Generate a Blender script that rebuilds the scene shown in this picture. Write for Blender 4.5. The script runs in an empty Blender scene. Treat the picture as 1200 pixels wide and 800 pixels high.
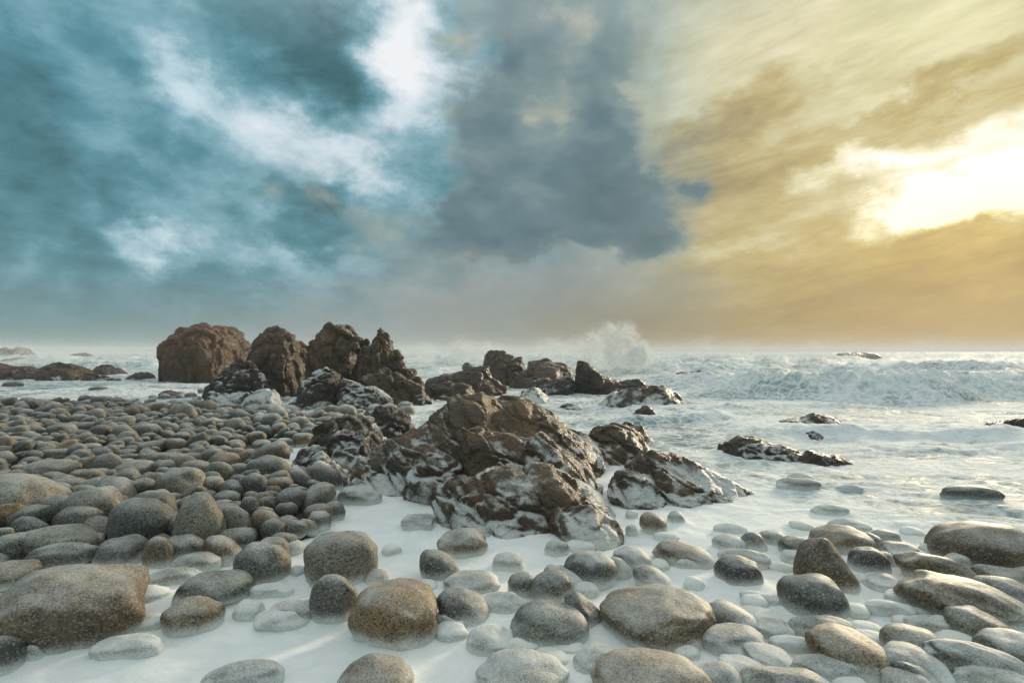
import bpy, bmesh, math, random
import numpy as np
from mathutils import Vector

R = math.radians
scene = bpy.context.scene
COL = scene.collection

# ------------------------------------------------------------------ camera
F = 1200 * 20 / 36.0          # focal length in photo pixels
CAMZ = 1.4
HOR = 412.0
cam_d = bpy.data.cameras.new('camera')
cam_d.lens = 20; cam_d.sensor_width = 36; cam_d.shift_y = 0.01
cam_d.clip_start = 0.05; cam_d.clip_end = 20000
cam = bpy.data.objects.new('camera', cam_d); COL.objects.link(cam)
cam.location = (0, 0, CAMZ); cam.rotation_euler = (R(90), 0, 0)
scene.camera = cam

# ------------------------------------------------------------------ exposure
scene.view_settings.view_transform = 'Standard'
scene.view_settings.look = 'None'
scene.view_settings.exposure = 0.06
scene.view_settings.gamma = 1.0
scene.view_settings.use_curve_mapping = False
scene.render.engine = 'CYCLES'
scene.cycles.use_denoising = True
scene.cycles.max_bounces = 6
scene.cycles.volume_bounces = 1
scene.cycles.volume_step_rate = 2.0
scene.cycles.volume_max_steps = 128
scene.cycles.use_adaptive_sampling = True
scene.cycles.adaptive_threshold = 0.025
scene.cycles.sample_clamp_indirect = 6.0

# ------------------------------------------------------------------ node helper
class NT:
    def __init__(s, tree):
        s.t = tree; s.n = tree.nodes; s.l = tree.links
    def _in(s, sock, v):
        if v is None: return
        if isinstance(v, bpy.types.NodeSocket): s.l.new(v, sock)
        elif isinstance(v, (tuple, list)):
            v = tuple(v)
            if sock.type == 'RGBA' and len(v) == 3: v = v + (1.0,)
            sock.default_value = v
        else:
            if sock.type == 'RGBA': v = (v, v, v, 1)
            elif sock.type == 'VECTOR': v = (v, v, v)
            sock.default_value = v
    def m(s, op, a, b=None, c=None, clamp=False):
        n = s.n.new('ShaderNodeMath'); n.operation = op; n.use_clamp = clamp
        for i, v in enumerate((a, b, c)): s._in(n.inputs[i], v)
        return n.outputs[0]
    def vm(s, op, a, b=None, scale=None):
        n = s.n.new('ShaderNodeVectorMath'); n.operation = op
        s._in(n.inputs[0], a)
        if b is not None: s._in(n.inputs[1], b)
        if scale is not None: s._in(n.inputs['Scale'], scale)
        return n.outputs['Value'] if op in ('LENGTH', 'DOT_PRODUCT') else n.outputs[0]
    def mix(s, f, a, b, mode='MIX'):
        n = s.n.new('ShaderNodeMix'); n.data_type = 'RGBA'; n.blend_type = mode
        n.clamp_factor = True
        s._in(n.inputs[0], f); s._in(n.inputs[6], a); s._in(n.inputs[7], b)
        return n.outputs[2]
    def mr(s, v, a, b, c=0.0, d=1.0, smooth=True):
        n = s.n.new('ShaderNodeMapRange'); n.clamp = True
        n.interpolation_type = 'SMOOTHSTEP' if smooth else 'LINEAR'
        s._in(n.inputs[0], v); n.inputs[1].default_value = a; n.inputs[2].default_value = b
        n.inputs[3].default_value = c; n.inputs[4].default_value = d
        return n.outputs[0]
    def noise(s, vec, scale, detail=4, rough=0.5, dist=0.0, out='Fac', lac=2.0):
        n = s.n.new('ShaderNodeTexNoise'); s._in(n.inputs['Vector'], vec)
        n.inputs['Scale'].default_value = scale; n.inputs['Detail'].default_value = detail
        n.inputs['Roughness'].default_value = rough; n.inputs['Distortion'].default_value = dist
        n.inputs['Lacunarity'].default_value = lac
        return n.outputs[out]
    def voro(s, vec, scale, feature='F1', out='Distance', rnd=1.0):
        n = s.n.new('ShaderNodeTexVoronoi'); n.feature = feature; s._in(n.inputs['Vector'], vec)
        n.inputs['Scale'].default_value = scale; n.inputs['Randomness'].default_value = rnd
        return n.outputs[out]
    def ramp(s, v, stops):
        n = s.n.new('ShaderNodeValToRGB'); s._in(n.inputs[0], v)
        cr = n.color_ramp; cr.interpolation = 'LINEAR'
        while len(cr.elements) < len(stops): cr.elements.new(0.5)
        for e, (p, c) in zip(cr.elements, stops):
            e.position = p; e.color = (*c, 1)
        return n.outputs[0]
    def comb(s, x, y, z):
        n = s.n.new('ShaderNodeCombineXYZ')
        for i, v in enumerate((x, y, z)): s._in(n.inputs[i], v)
        return n.outputs[0]
    def sep(s, v):
        n = s.n.new('ShaderNodeSeparateXYZ'); s._in(n.inputs[0], v); return n.outputs

def srgb(r, g, b):
    def f(c):
        c /= 255.0
        return c / 12.92 if c <= 0.04045 else ((c + 0.055) / 1.055) ** 2.4
    return (f(r), f(g), f(b))

# ------------------------------------------------------------------ sun and sky
def azel(px, py):                      # compass bearing and height of a sky feature, degrees
    x, z = (px - 600) / F, (HOR - py) / F
    return math.degrees(math.atan2(x, 1)), math.degrees(math.atan2(z, math.hypot(x, 1)))
SUN_AZ, SUN_EL = azel(1150, 205)
sd = Vector((math.sin(R(SUN_AZ)) * math.cos(R(SUN_EL)), math.cos(R(SUN_AZ)) * math.cos(R(SUN_EL)), math.sin(R(SUN_EL))))
sun_d = bpy.data.lights.new('sun', 'SUN'); sun_d.energy = 3.2; sun_d.angle = R(12); sun_d.color = (1.0, 0.84, 0.60)
sun = bpy.data.objects.new('sun', sun_d); COL.objects.link(sun)
sun.rotation_euler = (-sd).to_track_quat('-Z', 'Y').to_euler()

def build_world():
    w = bpy.data.worlds.new('World'); scene.world = w; w.use_nodes = True
    w.cycles.sampling_method = 'MANUAL'; w.cycles.sample_map_resolution = 512
    t = NT(w.node_tree); t.n.clear()
    D = t.n.new('ShaderNodeTexCoord').outputs['Generated']
    D = t.vm('NORMALIZE', D)
    x, y, z = t.sep(D)
    az = t.m('MULTIPLY', t.m('ARCTAN2', x, y), 57.2958)
    el = t.m('MULTIPLY', t.m('ARCSINE', z), 57.2958)
    # sideways-stretched coordinates so that clouds lie along the horizon when low
    S = t.comb(x, y, t.m('MULTIPLY', z, 1.7))
    w1 = t.vm('SUBTRACT', t.noise(S, 4.0, 3, 0.55, out='Color'), (0.5, 0.5, 0.5))
    w2 = t.vm('SUBTRACT', t.noise(S, 10.0, 7, 0.60, out='Color'), (0.5, 0.5, 0.5))
    P0 = t.comb(az, el, 0.0)
    W = t.vm('ADD', t.vm('SCALE', w1, scale=9.0), t.vm('SCALE', w2, scale=10.0))
    PW = t.vm('ADD', P0, t.vm('MULTIPLY', W, (1, 1, 0)))
    W2 = t.vm('ADD', t.vm('SCALE', w1, scale=6.0), t.vm('SCALE', w2, scale=12.0))
    PS = t.vm('ADD', P0, t.vm('MULTIPLY', W2, (1.2, 0.55, 0)))
    def blob(px, py, rx, ry, rot=0.0, hard=0.0, P=None):
        a, e = azel(px, py)
        k = math.cos(R(a)) ** 2
        mp = t.n.new('ShaderNodeMapping'); mp.vector_type = 'TEXTURE'
        t.l.new(P or PW, mp.inputs[0])
        mp.inputs[1].default_value = (a, e, 0)
        mp.inputs[2].default_value = (0, 0, R(rot))
        mp.inputs[3].default_value = (rx / F * 57.3 * max(k, 0.55), ry / F * 57.3 * max(k ** 0.5, 0.6), 1)
        return t.mr(t.vm('LENGTH', mp.outputs[0]), 1.0, hard)
    def total(terms):
        acc = None
        for v, a in terms:
            v = t.m('MULTIPLY', v, a)
            acc = v if acc is None else t.m('ADD', acc, v)
        return acc
    cosS = t.vm('DOT_PRODUCT', D, tuple(sd))
    warm = t.mr(t.m('ADD', cosS, t.m('MULTIPLY', t.m('SUBTRACT', t.noise(S, 3.0, 3), 0.5), 0.12)), 0.80, 0.972)
    # ---- cool side clouds
    n1 = t.noise(S, 3.2, 9, 0.62, 0.5)
    n2 = t.noise(S, 8.0, 8, 0.61, 0.2)
    SL = t.vm('ADD', S, (sd.x * 0.035, sd.y * 0.035, sd.z * 0.06))      # a step towards the sun, for sun-facing sides
    n2l = t.noise(SL, 8.0, 8, 0.61, 0.2)
    cool_b = total([
        (t.m('SUBTRACT', n1, 0.5), 0.50), (t.m('SUBTRACT', n2, 0.5), 0.42), (t.m('SUBTRACT', n2, n2l), 0.34),
        (blob(475, 45, 95, 120, 25), 0.56), (blob(325, 165, 125, 85, -10), 0.36),
        (blob(205, 95, 75, 55, -35), 0.28), (blob(430, 190, 60, 110, 0), 0.30),
        (blob(165, 275, 60, 35, -20), 0.26), (blob(175, 10, 80, 60), 0.12),
        (blob(390, 75, 130, 100, -35), -0.24), (blob(70, 240, 160, 90, -20), -0.22),
        (blob(30, 130, 130, 130), -0.14), (blob(300, 20, 150, 60), -0.12),
        (blob(380, 255, 140, 45, 8), -0.22), (blob(250, 345, 420, 70), -0.10),
        (blob(330, 300, 220, 40, -14), 0.12), (blob(520, 335, 140, 30, -6), 0.10)])
    cool_b = t.m('ADD', cool_b, 0.475)
    cool = t.ramp(cool_b, [(0.0, srgb(46, 82, 90)), (0.22, srgb(66, 106, 114)), (0.40, srgb(88, 136, 148)),
                           (0.58, srgb(130, 168, 180)), (0.78, srgb(196, 212, 220)), (1.0, srgb(236, 238, 240))])
    blue = blob(80, 60, 420, 330, 0)
    cool = t.mix(t.m('MULTIPLY', blue, 0.22), cool, t.mix(1.0, cool, (0.55, 1.0, 1.12), 'MULTIPLY'))
    # ---- warm side clouds
    SH = t.comb(x, y, t.m('ADD', t.m('MULTIPLY', z, 4.2), t.m('MULTIPLY', x, -0.9)))
    n3 = t.noise(SH, 3.5, 9, 0.60, 0.6)
    n4 = t.noise(SH, 11.0, 8, 0.68, 0.3)
    warm_b = total([
        (t.m('SUBTRACT', n3, 0.5), 0.46), (t.m('SUBTRACT', n4, 0.5), 0.42),
        (blob(1190, 205, 275, 82, 9, 0.15, PS), 0.76), (blob(1030, 188, 190, 26, 10, 0.1, PS), 0.46),
        (blob(1120, 245, 170, 36, -3, 0.2, PS), 0.28),
        (blob(1000, 30, 520, 150, 5, 0.2, PS), 0.23),
        (blob(860, 135, 150, 42, 16, 0, PS), -0.34), (blob(790, 200, 90, 70, 0, 0, PS), -0.16), (blob(1100, 105, 190, 20, 14, 0, PS), -0.22),
        (blob(880, 225, 130, 60, 5, 0, PS), -0.10), (blob(1000, 330, 420, 70, 2, 0, PS), -0.20),
        (blob(1000, 375, 600, 40, 0, 0), -0.12), (blob(780, 60, 90, 90, 0), 0.10),
        (blob(1130, 275, 160, 14, 4, 0, PS), -0.2), (blob(860, 285, 120, 16, 4, 0, PS), 0.10)])
    warm_b = t.m('ADD', warm_b, 0.47)
    warmc = t.ramp(warm_b, [(0.0, srgb(128, 108, 72)), (0.25, srgb(154, 134, 88)), (0.45, srgb(188, 170, 116)),
                            (0.62, srgb(208, 200, 158)), (0.80, srgb(236, 226, 190)), (1.0, (1.05, 1.02, 0.94))])
    gold = blob(1130, 300, 330, 110, 0, 0, PS)
    warmc = t.mix(t.m('MULTIPLY', gold, 0.6), warmc, t.mix(1.0, warmc, (1.12, 0.98, 0.46), 'MULTIPLY'))
    green = blob(1150, 20, 330, 120, 0)
    warmc = t.mix(t.m('MULTIPLY', green, 0.35), warmc, t.mix(1.0, warmc, (0.9, 1.02, 0.78), 'MULTIPLY'))
    sky = t.mix(warm, cool, warmc)
    # ---- the towering slate cloud between the two halves
    def billow(V):
        b_ = t.noise(V, 7.0, 7, 0.52)
        p1 = t.voro(t.vm('ADD', V, t.vm('SCALE', w2, scale=0.09)), 6.5, 'SMOOTH_F1')
        p2 = t.voro(t.vm('ADD', V, t.vm('SCALE', w2, scale=0.07)), 16.0, 'SMOOTH_F1')
        v = t.m('ADD', t.m('MULTIPLY', t.m('SUBTRACT', b_, 0.5), 1.1), t.m('MULTIPLY', t.m('SUBTRACT', 0.42, p1), 0.9))
        return t.m('ADD', v, t.m('MULTIPLY', t.m('SUBTRACT', 0.42, p2), 0.28))
    bil = billow(S); bill = billow(SL)
    mass = total([(blob(635, 20, 150, 170, 0, 0.2), 1.0), (blob(650, 190, 180, 140, 0, 0.2), 1.1),
                  (blob(750, 250, 125, 80, -20, 0.2), 1.0), (blob(560, 250, 150, 90, 0, 0.0), 0.7),
                  (blob(480, 275, 190, 45, 0, 0.0), 0.4)])
    mass = t.m('ADD', mass, t.m('MULTIPLY', bil, 0.85))
    mf = t.mr(mass, 0.16, 0.84)
    lit = t.m('SUBTRACT', bil, bill)
    shade = total([(lit, 0.62), (bil, 0.20), (blob(650, 80, 80, 120, 10, 0), 0.30), (blob(745, 130, 60, 90, -10, 0), 0.20),
                   (blob(550, 50, 80, 130, 0, 0), 0.08), (blob(680, 265, 190, 75, -10), -0.16), (t.mr(mass, 1.0, 0.25), 0.26)])
    mc = t.ramp(t.m('ADD', shade, 0.30), [(0.0, srgb(70, 96, 104)), (0.3, srgb(96, 120, 126)), (0.52, srgb(126, 144, 144)), (0.75, srgb(180, 180, 160)), (1.0, srgb(224, 216, 190))])
    sky = t.mix(t.m('MULTIPLY', mf, 0.94), sky, mc)
    sky = t.mix(t.m('MULTIPLY', blob(600, 345, 300, 85, 0, 0.2), 0.78), sky, t.mix(n2, srgb(122, 134, 138), srgb(160, 158, 150)))
    # ---- murk low over the sea
    hz = t.mix(t.mr(cosS, 0.62, 0.97), t.mix(t.mr(cosS, 0.15, 0.62), srgb(98, 130, 134), srgb(136, 143, 141)), srgb(128, 105, 60))
    hf = t.mr(t.m('ADD', el, t.m('MULTIPLY', t.m('SUBTRACT', n1, 0.5), 7.0)), 9.0, 0.0, 0.0, 0.88)
    sky = t.mix(hf, sky, hz)
    # clear-sky radiance behind and between the clouds
    ns = t.n.new('ShaderNodeTexSky'); ns.sky_type = 'NISHITA'; ns.sun_disc = False
    ns.sun_elevation = R(SUN_EL); ns.sun_rotation = R(SUN_AZ)
    sky = t.mix(1.0, sky, t.mix(1.0, ns.outputs[0], 0.004, 'MULTIPLY'), 'ADD')
    # an overcast sky grows brighter towards the zenith
    over = t.ramp(n1, [(0.25, (0.55, 0.60, 0.63)), (0.55, (0.80, 0.83, 0.83)), (0.8, (1.0, 1.0, 0.97))])
    sky = t.mix(t.mr(z, 0.42, 0.80, 0.0, 0.9), sky, over)
    sky = t.mix(1.0, sky, t.mr(z, 0.45, 1.0, 1.0, 1.2), 'MULTIPLY')
    bg = t.n.new('ShaderNodeBackground'); t.l.new(sky, bg.inputs[0]); bg.inputs[1].default_value = 1.0
    out = t.n.new('ShaderNodeOutputWorld'); t.l.new(bg.outputs[0], out.inputs[0])
build_world()

# ------------------------------------------------------------------ numpy noise
_rng = np.random.RandomState(5)
_perm = _rng.permutation(256); _perm = np.concatenate([_perm, _perm, _perm])
_g = _rng.normal(size=(256, 3)); _g /= np.linalg.norm(_g, axis=1)[:, None]
def perlin(p):
    p = np.asarray(p, dtype=np.float64)
    i = np.floor(p).astype(np.int64); f = p - i; i &= 255
    u = f * f * f * (f * (f * 6 - 15) + 10)
    res = np.zeros(len(p))
    for dx in (0, 1):
        wx = u[:, 0] if dx else 1 - u[:, 0]
        for dy in (0, 1):
            wy = u[:, 1] if dy else 1 - u[:, 1]
            for dz in (0, 1):
                wz = u[:, 2] if dz else 1 - u[:, 2]
                h = _perm[_perm[_perm[(i[:, 0] + dx) & 255] + ((i[:, 1] + dy) & 255)] + ((i[:, 2] + dz) & 255)] & 255
                g = _g[h]
                res += wx * wy * wz * (g[:, 0] * (f[:, 0] - dx) + g[:, 1] * (f[:, 1] - dy) + g[:, 2] * (f[:, 2] - dz))
    return res * 1.5
def fbm(p, oct=4, gain=0.5, lac=2.03):
    p = np.asarray(p, dtype=np.float64); s = 0; a = 1.0
    for k in range(oct):
        s = s + a * perlin(p + 17.3 * k); p = p * lac; a *= gain
    return s
def ridged(p, oct=4, gain=0.55):
    p = np.asarray(p, dtype=np.float64); s = 0; a = 1.0
    for k in range(oct):
        s = s + a * (1 - np.abs(perlin(p + 31.7 * k)) * 2); p = p * 2.1; a *= gain
    return s
def sstep(a, b, x):
    t = np.clip((x - a) / (b - a), 0, 1); return t * t * (3 - 2 * t)

# ------------------------------------------------------------------ materials
def new_mat(name):
    m = bpy.data.materials.new(name); m.use_nodes = True
    t = NT(m.node_tree); t.n.clear()
    out = t.n.new('ShaderNodeOutputMaterial')
    bs = t.n.new('ShaderNodeBsdfPrincipled'); t.l.new(bs.outputs[0], out.inputs[0])
    return m, t, bs, out
def bump(t, h, strength, dist):
    b = t.n.new('ShaderNodeBump'); t._in(b.inputs['Height'], h)
    b.inputs['Strength'].default_value = strength; b.inputs['Distance'].default_value = dist
    return b.outputs[0]
FOAM = (0.80, 0.82, 0.77)

def stone_material(name, per_vertex=False):
    m, t, bs, out = new_mat(name)
    geo = t.n.new('ShaderNodeNewGeometry')
    if per_vertex:
        at = t.n.new('ShaderNodeAttribute'); at.attribute_name = 'tint'
        tint, foam, rnd = at.outputs['Color'], at.outputs['Alpha'], 0.3
    else:
        oi = t.n.new('ShaderNodeObjectInfo')
        tint, foam, rnd = oi.outputs['Color'], oi.outputs['Alpha'], oi.outputs['Random']
    pos = geo.outputs['Position']
    P = t.vm('ADD', pos, t.comb(t.m('MULTIPLY', rnd, 37.0), t.m('MULTIPLY', rnd, 91.0), 0.0))
    nz = t.sep(geo.outputs['Normal'])[2]
    pz = t.sep(pos)[2]
    blot = t.noise(P, 5.0, 5, 0.6)
    spk = t.noise(P, 95.0, 3, 0.75)
    spk2 = t.voro(P, 125.0, out='Color')
    spk2 = t.sep(spk2)[0]
    c = t.mix(t.mr(blot, 0.3, 0.7), t.mix(1.0, tint, (0.62, 0.60, 0.58), 'MULTIPLY'), t.mix(1.0, tint, (1.25, 1.18, 1.05), 'MULTIPLY'))
    c = t.mix(t.mr(spk, 0.56, 0.68), c, t.mix(1.0, c, (0.34, 0.34, 0.36), 'MULTIPLY'))
    c = t.mix(t.mr(spk2, 0.78, 0.95, 0.0, 0.42), c, (0.40, 0.36, 0.28))
    c = t.mix(t.mr(spk2, 0.26, 0.08, 0.0, 0.85), c, (0.022, 0.021, 0.020))
    # rusty lichen-like stains
    rust = t.m('MULTIPLY', t.mr(t.noise(P, 9.0, 5, 0.7), 0.56, 0.72), 0.50)
    c = t.mix(rust, c, t.mix(1.0, c, (1.35, 0.92, 0.5), 'MULTIPLY'))
    # veil of sea foam: at the waterline, more on low stones; on upward faces, mixed with painted sky reflection
    grain = t.noise(P, 150.0, 2, 0.85)
    veil = t.noise(P, 6.0, 5, 0.62)
    up = t.m('MULTIPLY', t.mr(nz, 0.25, 1.0), t.m('ADD', 0.72, t.m('MULTIPLY', foam, 0.32)))  # paler tops: foam film plus sky light painted into the colour
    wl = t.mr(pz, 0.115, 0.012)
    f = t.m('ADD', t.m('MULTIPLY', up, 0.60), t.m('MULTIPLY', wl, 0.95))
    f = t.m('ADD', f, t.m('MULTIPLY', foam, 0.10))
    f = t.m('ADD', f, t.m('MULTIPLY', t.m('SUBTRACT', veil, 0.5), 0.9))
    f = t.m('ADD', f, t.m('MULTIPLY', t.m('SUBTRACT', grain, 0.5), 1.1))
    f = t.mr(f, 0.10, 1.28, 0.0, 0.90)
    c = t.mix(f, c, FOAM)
    t.l.new(c, bs.inputs['Base Color'])
    t._in(bs.inputs['Roughness'], t.mr(f, 0.0, 1.0, 0.52, 0.75))
    bs.inputs['Specular IOR Level'].default_value = 0.35
    h = t.m('ADD', t.m('MULTIPLY', spk, 0.5), t.m('MULTIPLY', t.noise(P, 22.0, 4, 0.6), 1.0))
    t.l.new(bump(t, h, 0.5, 0.012), bs.inputs['Normal'])
    return m

def rock_material(name, scale=1.0):
    m, t, bs, out = new_mat(name)
    geo = t.n.new('ShaderNodeNewGeometry'); oi = t.n.new('ShaderNodeObjectInfo')
    tint, foam, rnd = oi.outputs['Color'], oi.outputs['Alpha'], oi.outputs['Random']
    pos = geo.outputs['Position']
    P = t.vm('ADD', pos, t.comb(t.m('MULTIPLY', rnd, 53.0), 0.0, t.m('MULTIPLY', rnd, 17.0)))
    PS = t.vm('MULTIPLY', P, (1.0, 1.0, 2.4))
    nx, ny, nz = t.sep(geo.outputs['Normal']); pz = t.sep(pos)[2]
    n1 = t.noise(PS, 1.6 * scale, 7, 0.65, 0.4)
    n2 = t.noise(P, 9.0 * scale, 6, 0.7)
    n3 = t.noise(P, 42.0 * scale, 4, 0.7)
    c = t.ramp(n1, [(0.0, (0.30, 0.28, 0.26)), (0.42, (0.62, 0.58, 0.54)), (0.58, (1.15, 1.0, 0.85)), (1.0, (1.7, 1.35, 1.0))])
    c = t.mix(1.0, tint, c, 'MULTIPLY')
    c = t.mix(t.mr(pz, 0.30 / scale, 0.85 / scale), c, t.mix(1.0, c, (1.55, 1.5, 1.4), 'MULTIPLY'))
    c = t.mix(t.mr(n2, 0.52, 0.70, 0.0, 0.75), c, t.mix(1.0, c, (1.9, 1.25, 0.62), 'MULTIPLY'))
    c = t.mix(t.mr(n3, 0.54, 0.66, 0.0, 0.7), c, t.mix(1.0, c, (0.35, 0.34, 0.34), 'MULTIPLY'))
    c = t.mix(t.mr(n3, 0.40, 0.30, 0.0, 0.6), c, t.mix(1.0, c, (1.9, 1.85, 1.7), 'MULTIPLY'))
    # foam draining down the rock: vertical runs, pools on ledges, a veil at the foot
    runs = t.noise(t.vm('MULTIPLY', P, (1.0, 1.0, 0.35)), 5.0 * scale, 3, 0.5, 0.8)
    patch = t.noise(P, 1.7 * scale, 3, 0.5)
    foot = t.mr(pz, 0.42, 0.0)
    f = t.m('ADD', t.m('MULTIPLY', t.mr(nz, 0.1, 0.95), 0.40), t.m('MULTIPLY', foot, 0.36))
    f = t.m('ADD', f, t.m('MULTIPLY', t.m('SUBTRACT', runs, 0.5), 1.0))
    f = t.m('ADD', f, t.m('MULTIPLY', t.m('SUBTRACT', patch, 0.5), 1.3))
    f = t.m('ADD', f, t.m('MULTIPLY', t.m('SUBTRACT', n2, 0.5), 0.5))
    f = t.m('ADD', f, t.m('MULTIPLY', t.m('SUBTRACT', foam, 0.5), 0.9))
    f = t.m('SUBTRACT', f, t.mr(pz, 0.35 / scale, 0.95 / scale, 0.0, 0.34))
    f = t.m('ADD', f, t.m('MULTIPLY', t.m('SUBTRACT', n3, 0.5), 0.35))
    f = t.mr(f, 0.26, 0.60, 0.0, 0.90)
    c = t.mix(f, c, FOAM)
    t.l.new(c, bs.inputs['Base Color'])
    t._in(bs.inputs['Roughness'], t.mr(n2, 0.3, 0.7, 0.26, 0.55))
    bs.inputs['Specular IOR Level'].default_value = 0.45
    crack = t.voro(t.vm('ADD', PS, t.vm('SCALE', t.noise(P, 3.0 * scale, 3, out='Color'), scale=0.4)), 3.4 * scale, 'DISTANCE_TO_EDGE')
    h = t.m('ADD', t.m('MULTIPLY', n2, 1.0), t.m('MULTIPLY', n3, 0.35))
    h = t.m('ADD', h, t.m('MULTIPLY', t.mr(crack, 0.0, 0.05), 0.16))
    h = t.m('ADD', h, t.m('MULTIPLY', n1, 1.2))
    t.l.new(bump(t, h, 1.0, 0.075 / scale), bs.inputs['Normal'])
    return m

def water_material():
    m, t, bs, out = new_mat('foaming_sea_water')
    geo = t.n.new('ShaderNodeNewGeometry'); pos = geo.outputs['Position']
    at = t.n.new('ShaderNodeAttribute'); at.attribute_name = 'foam'
    foam = at.outputs['Fac']
    nz = t.sep(geo.outputs['Normal'])[2]
    P = t.vm('MULTIPLY', pos, (1.0, 1.25, 0.6))
    PW = t.vm('ADD', P, t.vm('SCALE', t.noise(P, 1.3, 3, out='Color'), scale=0.5))
    a = t.noise(PW, 0.55, 8, 0.62, 0.6)
    b = t.noise(PW, 3.2, 7, 0.65, 0.8)
    lace = t.voro(PW, 4.0, 'DISTANCE_TO_EDGE')
    fine = t.noise(pos, 150.0, 2, 0.7)
    f = t.m('ADD', foam, t.m('MULTIPLY', t.m('SUBTRACT', a, 0.5), 0.9))
    f = t.m('ADD', f, t.m('MULTIPLY', t.m('SUBTRACT', b, 0.5), 0.75))
    f = t.m('ADD', f, t.mr(lace, 0.12, 0.0, 0.0, 0.20))
    f = t.mr(f, 0.30, 0.82)
    thin = t.mix(t.mr(a, 0.35, 0.65), (0.10, 0.165, 0.175), (0.19, 0.25, 0.24))
    white = t.mix(t.mr(b, 0.3, 0.7), (0.72, 0.76, 0.74), (0.86, 0.87, 0.83))
    white = t.mix(t.mr(fine, 0.50, 0.72, 0.0, 0.22), white, (0.42, 0.45, 0.40))
    c = t.mix(f, thin, white)
    t.l.new(c, bs.inputs['Base Color'])
    t._in(bs.inputs['Roughness'], t.mr(f, 0.0, 1.0, 0.50, 0.85))
    bs.inputs['Specular IOR Level'].default_value = 0.35
    bs.inputs['IOR'].default_value = 1.33
    h = t.m('ADD', t.m('MULTIPLY', b, 1.0), t.m('MULTIPLY', t.noise(PW, 14.0, 4, 0.6), 0.3))
    hs = t.n.new('ShaderNodeBump'); t._in(hs.inputs['Height'], h); hs.inputs['Distance'].default_value = 0.09
    at2 = t.n.new('ShaderNodeAttribute'); at2.attribute_name = 'chop'
    t._in(hs.inputs['Strength'], at2.outputs['Fac'])
    t.l.new(hs.outputs[0], bs.inputs['Normal'])
    return m

def shingle_material():
    m, t, bs, out = new_mat('wet_shingle')
    geo = t.n.new('ShaderNodeNewGeometry'); P = geo.outputs['Position']
    v = t.voro(P, 14.0, out='Color'); d = t.voro(P, 14.0)
    c = t.mix(t.sep(v)[0], (0.035, 0.032, 0.028), (0.12, 0.11, 0.09))
    c = t.mix(t.mr(t.noise(P, 2.0, 4), 0.45, 0.7, 0.0, 0.4), c, (0.18, 0.16, 0.12))
    t.l.new(c, bs.inputs['Base Color']); bs.inputs['Roughness'].default_value = 0.6
    t.l.new(bump(t, t.mr(d, 0.0, 0.6, 1.0, 0.0), 0.8, 0.05), bs.inputs['Normal'])
    return m

def volume_material(name, color, density, noise_scale=None, lo=0.45, hi=0.75, aniso=0.0):
    m = bpy.data.materials.new(name); m.use_nodes = True
    t = NT(m.node_tree); t.n.clear()
    out = t.n.new('ShaderNodeOutputMaterial')
    v = t.n.new('ShaderNodeVolumePrincipled'); t.l.new(v.outputs[0], out.inputs['Volume'])
    v.inputs['Color'].default_value = (*color, 1); v.inputs['Anisotropy'].default_value = aniso
    if noise_scale is None:
        v.inputs['Density'].default_value = density
    else:
        tc = t.n.new('ShaderNodeTexCoord'); o = tc.outputs['Object']
        r = t.mr(t.vm('LENGTH', o), 1.0, 0.2)
        n = t.noise(o, noise_scale, 6, 0.62, 0.5)
        d = t.mr(t.m('ADD', n, t.m('MULTIPLY', t.m('SUBTRACT', r, 0.5), 0.55)), lo, hi)
        t._in(v.inputs['Density'], t.m('MULTIPLY', t.m('MULTIPLY', d, r), density))
    return m

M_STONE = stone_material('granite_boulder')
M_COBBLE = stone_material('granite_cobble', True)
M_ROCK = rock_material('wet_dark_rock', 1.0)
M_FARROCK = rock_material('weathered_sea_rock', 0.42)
M_WATER = water_material()
M_SHINGLE = shingle_material()

# ------------------------------------------------------------------ object helpers
def link_mesh(name, verts, faces, mat, smooth=True):
    me = bpy.data.meshes.new(name)
    me.from_pydata(verts if isinstance(verts, list) else verts.tolist(), [], faces if isinstance(faces, list) else faces.tolist())
    if smooth: me.polygons.foreach_set('use_smooth', np.ones(len(me.polygons), dtype=bool))
    me.materials.append(mat); me.update()
    o = bpy.data.objects.new(name, me); COL.objects.link(o)
    return o
def tag(o, label=None, cat=None, group=None, kind=None):
    for k, v in (('label', label), ('category', cat), ('group', group), ('kind', kind)):
        if v: o[k] = v
    return o
_ico = {}
def ico(sub):
    if sub not in _ico:
        bm = bmesh.new(); bmesh.ops.create_icosphere(bm, subdivisions=sub, radius=1)
        v = np.array([p.co[:] for p in bm.verts]); f = np.array([[q.index for q in p.verts] for p in bm.faces])
        bm.free(); _ico[sub] = (v, f)
    return _ico[sub]

def inside(poly, x, y):
    n = len(poly); r = np.zeros(x.shape, bool); j = n - 1
    for i in range(n):
        xi, yi = poly[i]; xj, yj = poly[j]
        c = ((yi > y) != (yj > y)) & (x < (xj - xi) * (y - yi) / (yj - yi + 1e-12) + xi)
        r ^= c; j = i
    return r
def seg_dist(poly, x, y):
    d = np.full(x.shape, 1e9)
    for i in range(len(poly)):
        ax, ay = poly[i - 1]; bx, by = poly[i]
        vx, vy = bx - ax, by - ay
        k = np.clip(((x - ax) * vx + (y - ay) * vy) / (vx * vx + vy * vy + 1e-12), 0, 1)
        d = np.minimum(d, np.hypot(x - ax - k * vx, y - ay - k * vy))
    return d
def ground_pt(px, py, z=0.0):
    d = (CAMZ - z) * F / (py - HOR)
    return ((px - 600) / F * d, d)
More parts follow.
